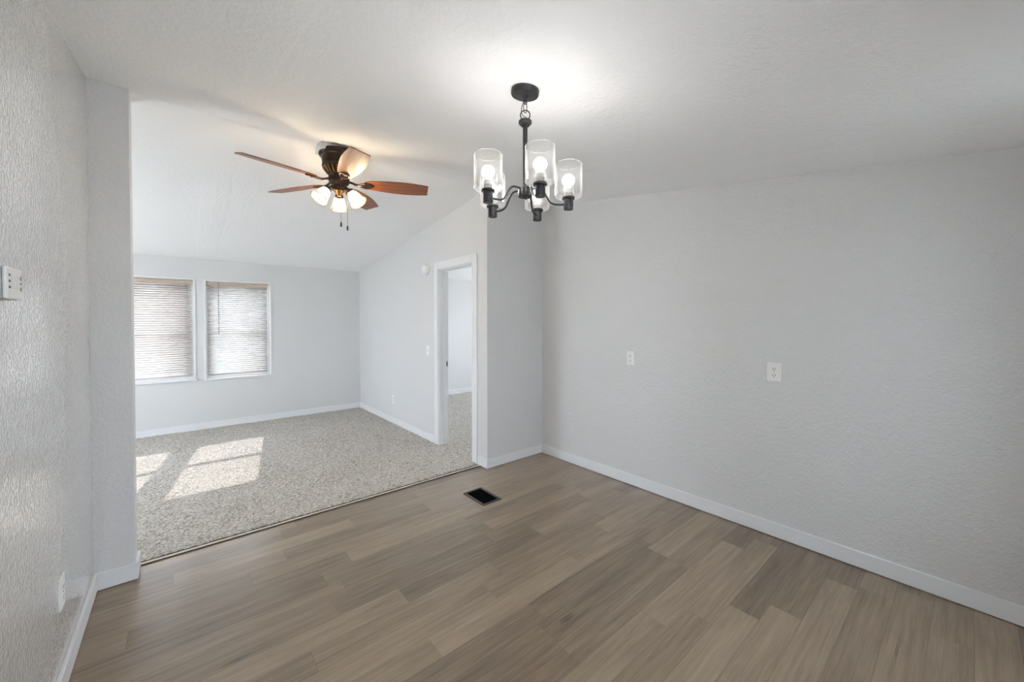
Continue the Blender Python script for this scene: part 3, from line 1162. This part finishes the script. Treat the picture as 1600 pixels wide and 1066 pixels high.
# ---------------------------------------------------------------- plates on the walls
def plate(name, label, cat, loc, rz, w, h, kind, group=None):
    """wall plate facing local -Y, centred on loc"""
    t = thing(name, label, cat, loc, (0, 0, rz), group)
    bm = bmesh.new()
    box(bm, -w / 2, w / 2, -.0065, .001, -h / 2, h / 2, bev=.003)
    link('cover_plate', bm, m_white, t)
    if kind == 'outlet':
        for s in (-1, 1):
            bm = bmesh.new()
            zc_ = s * .0195
            ring = []
            for k in range(28):
                a = 2 * pi * k / 28
                x_, z_ = .0172 * cos(a), .0172 * sin(a)
                z_ = max(-.0135, min(.0135, z_))
                ring.append((x_, z_ + zc_))
            f_ = [bm.verts.new((x_, -.0085, z_)) for x_, z_ in ring]
            k_ = [bm.verts.new((x_, -.004, z_)) for x_, z_ in ring]
            bm.faces.new(f_)
            bm.faces.new(k_[::-1])
            for q in range(28):
                bm.faces.new((f_[q], f_[(q + 1) % 28], k_[(q + 1) % 28], k_[q]))
            rc = link('receptacle', bm, m_white, t)
            bm = bmesh.new()
            box(bm, -.0078, -.0050, -.0089, -.0070, zc_ - .001, zc_ + .0085)
            box(bm, .0050, .0078, -.0089, -.0070, zc_ - .001, zc_ + .0085)
            lathe(bm, [(0, .0019), (.0032, .0019), (.0032, 0), (0, 0)], 12, mat=Matrix.Translation((0, -.0070, zc_ - .0075)) @ Matrix.Rotation(pi / 2, 4, 'X'))
            link('socket_slots', bm, m_slot, rc)
        bm = bmesh.new()
        lathe(bm, [(0, .0022), (.0022, .0018), (.003, 0), (0, 0)], 12, mat=Matrix.Translation((0, -.0062, 0)) @ Matrix.Rotation(pi / 2, 4, 'X'))
        link('screw', bm, m_nickel, t)
    else:
        bm = bmesh.new()
        box(bm, -.006, .006, -.0085, -.004, -.013, .013, bev=.001)
        link('toggle_bezel', bm, m_white, t)
        bm = bmesh.new()
        a = [(-.004, -.0075, -.006), (.004, -.0075, -.006), (.004, -.0075, .004), (-.004, -.0075, .004), (-.003, -.019, .005), (.003, -.019, .005), (.003, -.017, .010), (-.003, -.017, .010)]
        v = [bm.verts.new(c_) for c_ in a]
        for f_ in ((0, 1, 2, 3), (4, 5, 6, 7), (0, 1, 5, 4), (1, 2, 6, 5), (2, 3, 7, 6), (3, 0, 4, 7)):
            bm.faces.new([v[q] for q in f_])
        link('toggle', bm, m_white, t)
    return t


GO = 'white duplex wall outlets'
# right wall faces -x : local -Y -> world -X  => rotate -90 deg about z
plate('wall_outlet', 'smaller white outlet plate on the right wall, the one nearer the alcove corner', 'outlet', (0, -1.056, 1.060), -pi / 2, .071, .114, 'outlet', GO)
plate('wall_outlet', 'larger white outlet plate with clear dark slots, mid right wall', 'outlet', (0, -2.090, 1.045), -pi / 2, .080, .118, 'outlet', GO)
plate('wall_outlet', 'low white outlet above the baseboard between doorway and window wall', 'outlet', (AX, 2.090, .330), -pi / 2, .071, .116, 'outlet', GO)
plate('light_switch', 'small white toggle light switch beside the open doorway', 'light switch', (AX, 1.127, 1.036), -pi / 2, .072, .114, 'switch')
plate('wall_outlet', 'white outlet seen edge on, low on the left wall above the baseboard', 'outlet', (LX, -.725, .365), pi / 2, .072, .116, 'outlet', GO)

# smoke detector on the doorway wall
sd = thing('smoke_detector', 'round white smoke detector high on the wall beside the doorway', 'smoke detector', (AX, 1.165, 1.968))
Rm = Matrix.Rotation(-pi / 2, 4, 'Y')
bm = bmesh.new()
lathe(bm, [(0, -.001), (.069, -.001), (.070, .004), (.069, .010), (.064, .012), (0, .012)], 44, mat=Rm)
auto_smooth(link('base_plate', bm, m_white, sd))
bm = bmesh.new()
lathe(bm, [(.060, .011), (.059, .022), (.054, .031), (.046, .036), (.020, .038), (0, .038)], 44, mat=Rm)
dome = auto_smooth(link('sensor_dome', bm, m_white, sd))
bm = bmesh.new()
lathe(bm, [(0, .037), (.010, .037), (.010, .0405), (.008, .042), (0, .042)], 20, mat=Matrix.Translation((0, .012, .016)) @ Rm)
link('test_button', bm, m_white, dome)
bm = bmesh.new()
for k in range(18):
    a = 2 * pi * k / 18
    box(bm, -.0335, -.0325, .050 * cos(a) - .003, .050 * cos(a) + .003, .050 * sin(a) - .003, .050 * sin(a) + .003)
link('vent_slots', bm, m_grey_side, dome)

# thermostat on the left wall (front faces +x)
th = thing('thermostat', 'white thermostat with small dark markings on the left wall', 'thermostat', (LX, -1.323, 1.463))
tw, thh, tt = .059, .040, .031
bm = bmesh.new()
box(bm, 0, tt * .72, -tw - .002, tw + .002, -thh, thh, bev=.003)
link('back_housing', bm, m_grey_side, th)['label'] = 'grey side housing'
bm = bmesh.new()
box(bm, tt * .70, tt, -tw, tw, -thh, thh, bev=.005)
cov = link('front_cover', bm, m_white, th)
bm = bmesh.new()
box(bm, tt - .001, tt + .0012, -tw * .52, tw * .56, -thh * .34, thh * .52, bev=.0008)
link('button_panel', bm, m_vinyl, cov)
for z_, h_, ya, yb in ((.019, .0030, -.82, -.64), (.004, .0030, -.82, -.64), (-.011, .0030, -.82, -.64), (.016, .0050, .68, .82), (.002, .0030, .68, .82), (-.012, .0050, .68, .82)):
    bm = bmesh.new()
    box(bm, tt - .0005, tt + .0007, tw * ya, tw * yb, z_ - h_, z_ + h_)
    link('printed_mark', bm, m_mark, cov)

# floor register
RX0, RX1, RY0, RY1 = -1.169, -.994, -.571, -.297
rg = thing('floor_register', 'black rectangular floor vent set in the plank floor near the alcove', 'floor vent', ((RX0 + RX1) / 2, (RY0 + RY1) / 2, 0))
hx, hy = (RX1 - RX0) / 2, (RY1 - RY0) / 2
bm = bmesh.new()
fwid = .020
for b in ((-hx, hx, -hy, -hy + fwid), (-hx, hx, hy - fwid, hy), (-hx, -hx + fwid, -hy + fwid, hy - fwid), (hx - fwid, hx, -hy + fwid, hy - fwid)):
    box(bm, b[0], b[1], b[2], b[3], 0, .0065, bev=.0022)
link('rim', bm, m_regframe, rg)
bm = bmesh.new()
box(bm, -hx + .012, hx - .012, -hy + .012, hy - .012, .0003, .0012)  # flat black sheet paints the darkness of the duct, no recess below
link('duct_dark_sheet', bm, m_duct, rg)
bm = bmesh.new()
nl = 22
for k in range(nl):
    y_ = -hy + fwid + (2 * hy - 2 * fwid) * (k + .5) / nl
    box(bm, -hx + fwid, hx - fwid, y_ - .0016, y_ + .0016, .0011, .0036)
box(bm, -.0025, .0025, -hy + fwid, hy - fwid, .0011, .0040)
link('louvers', bm, m_duct, rg)
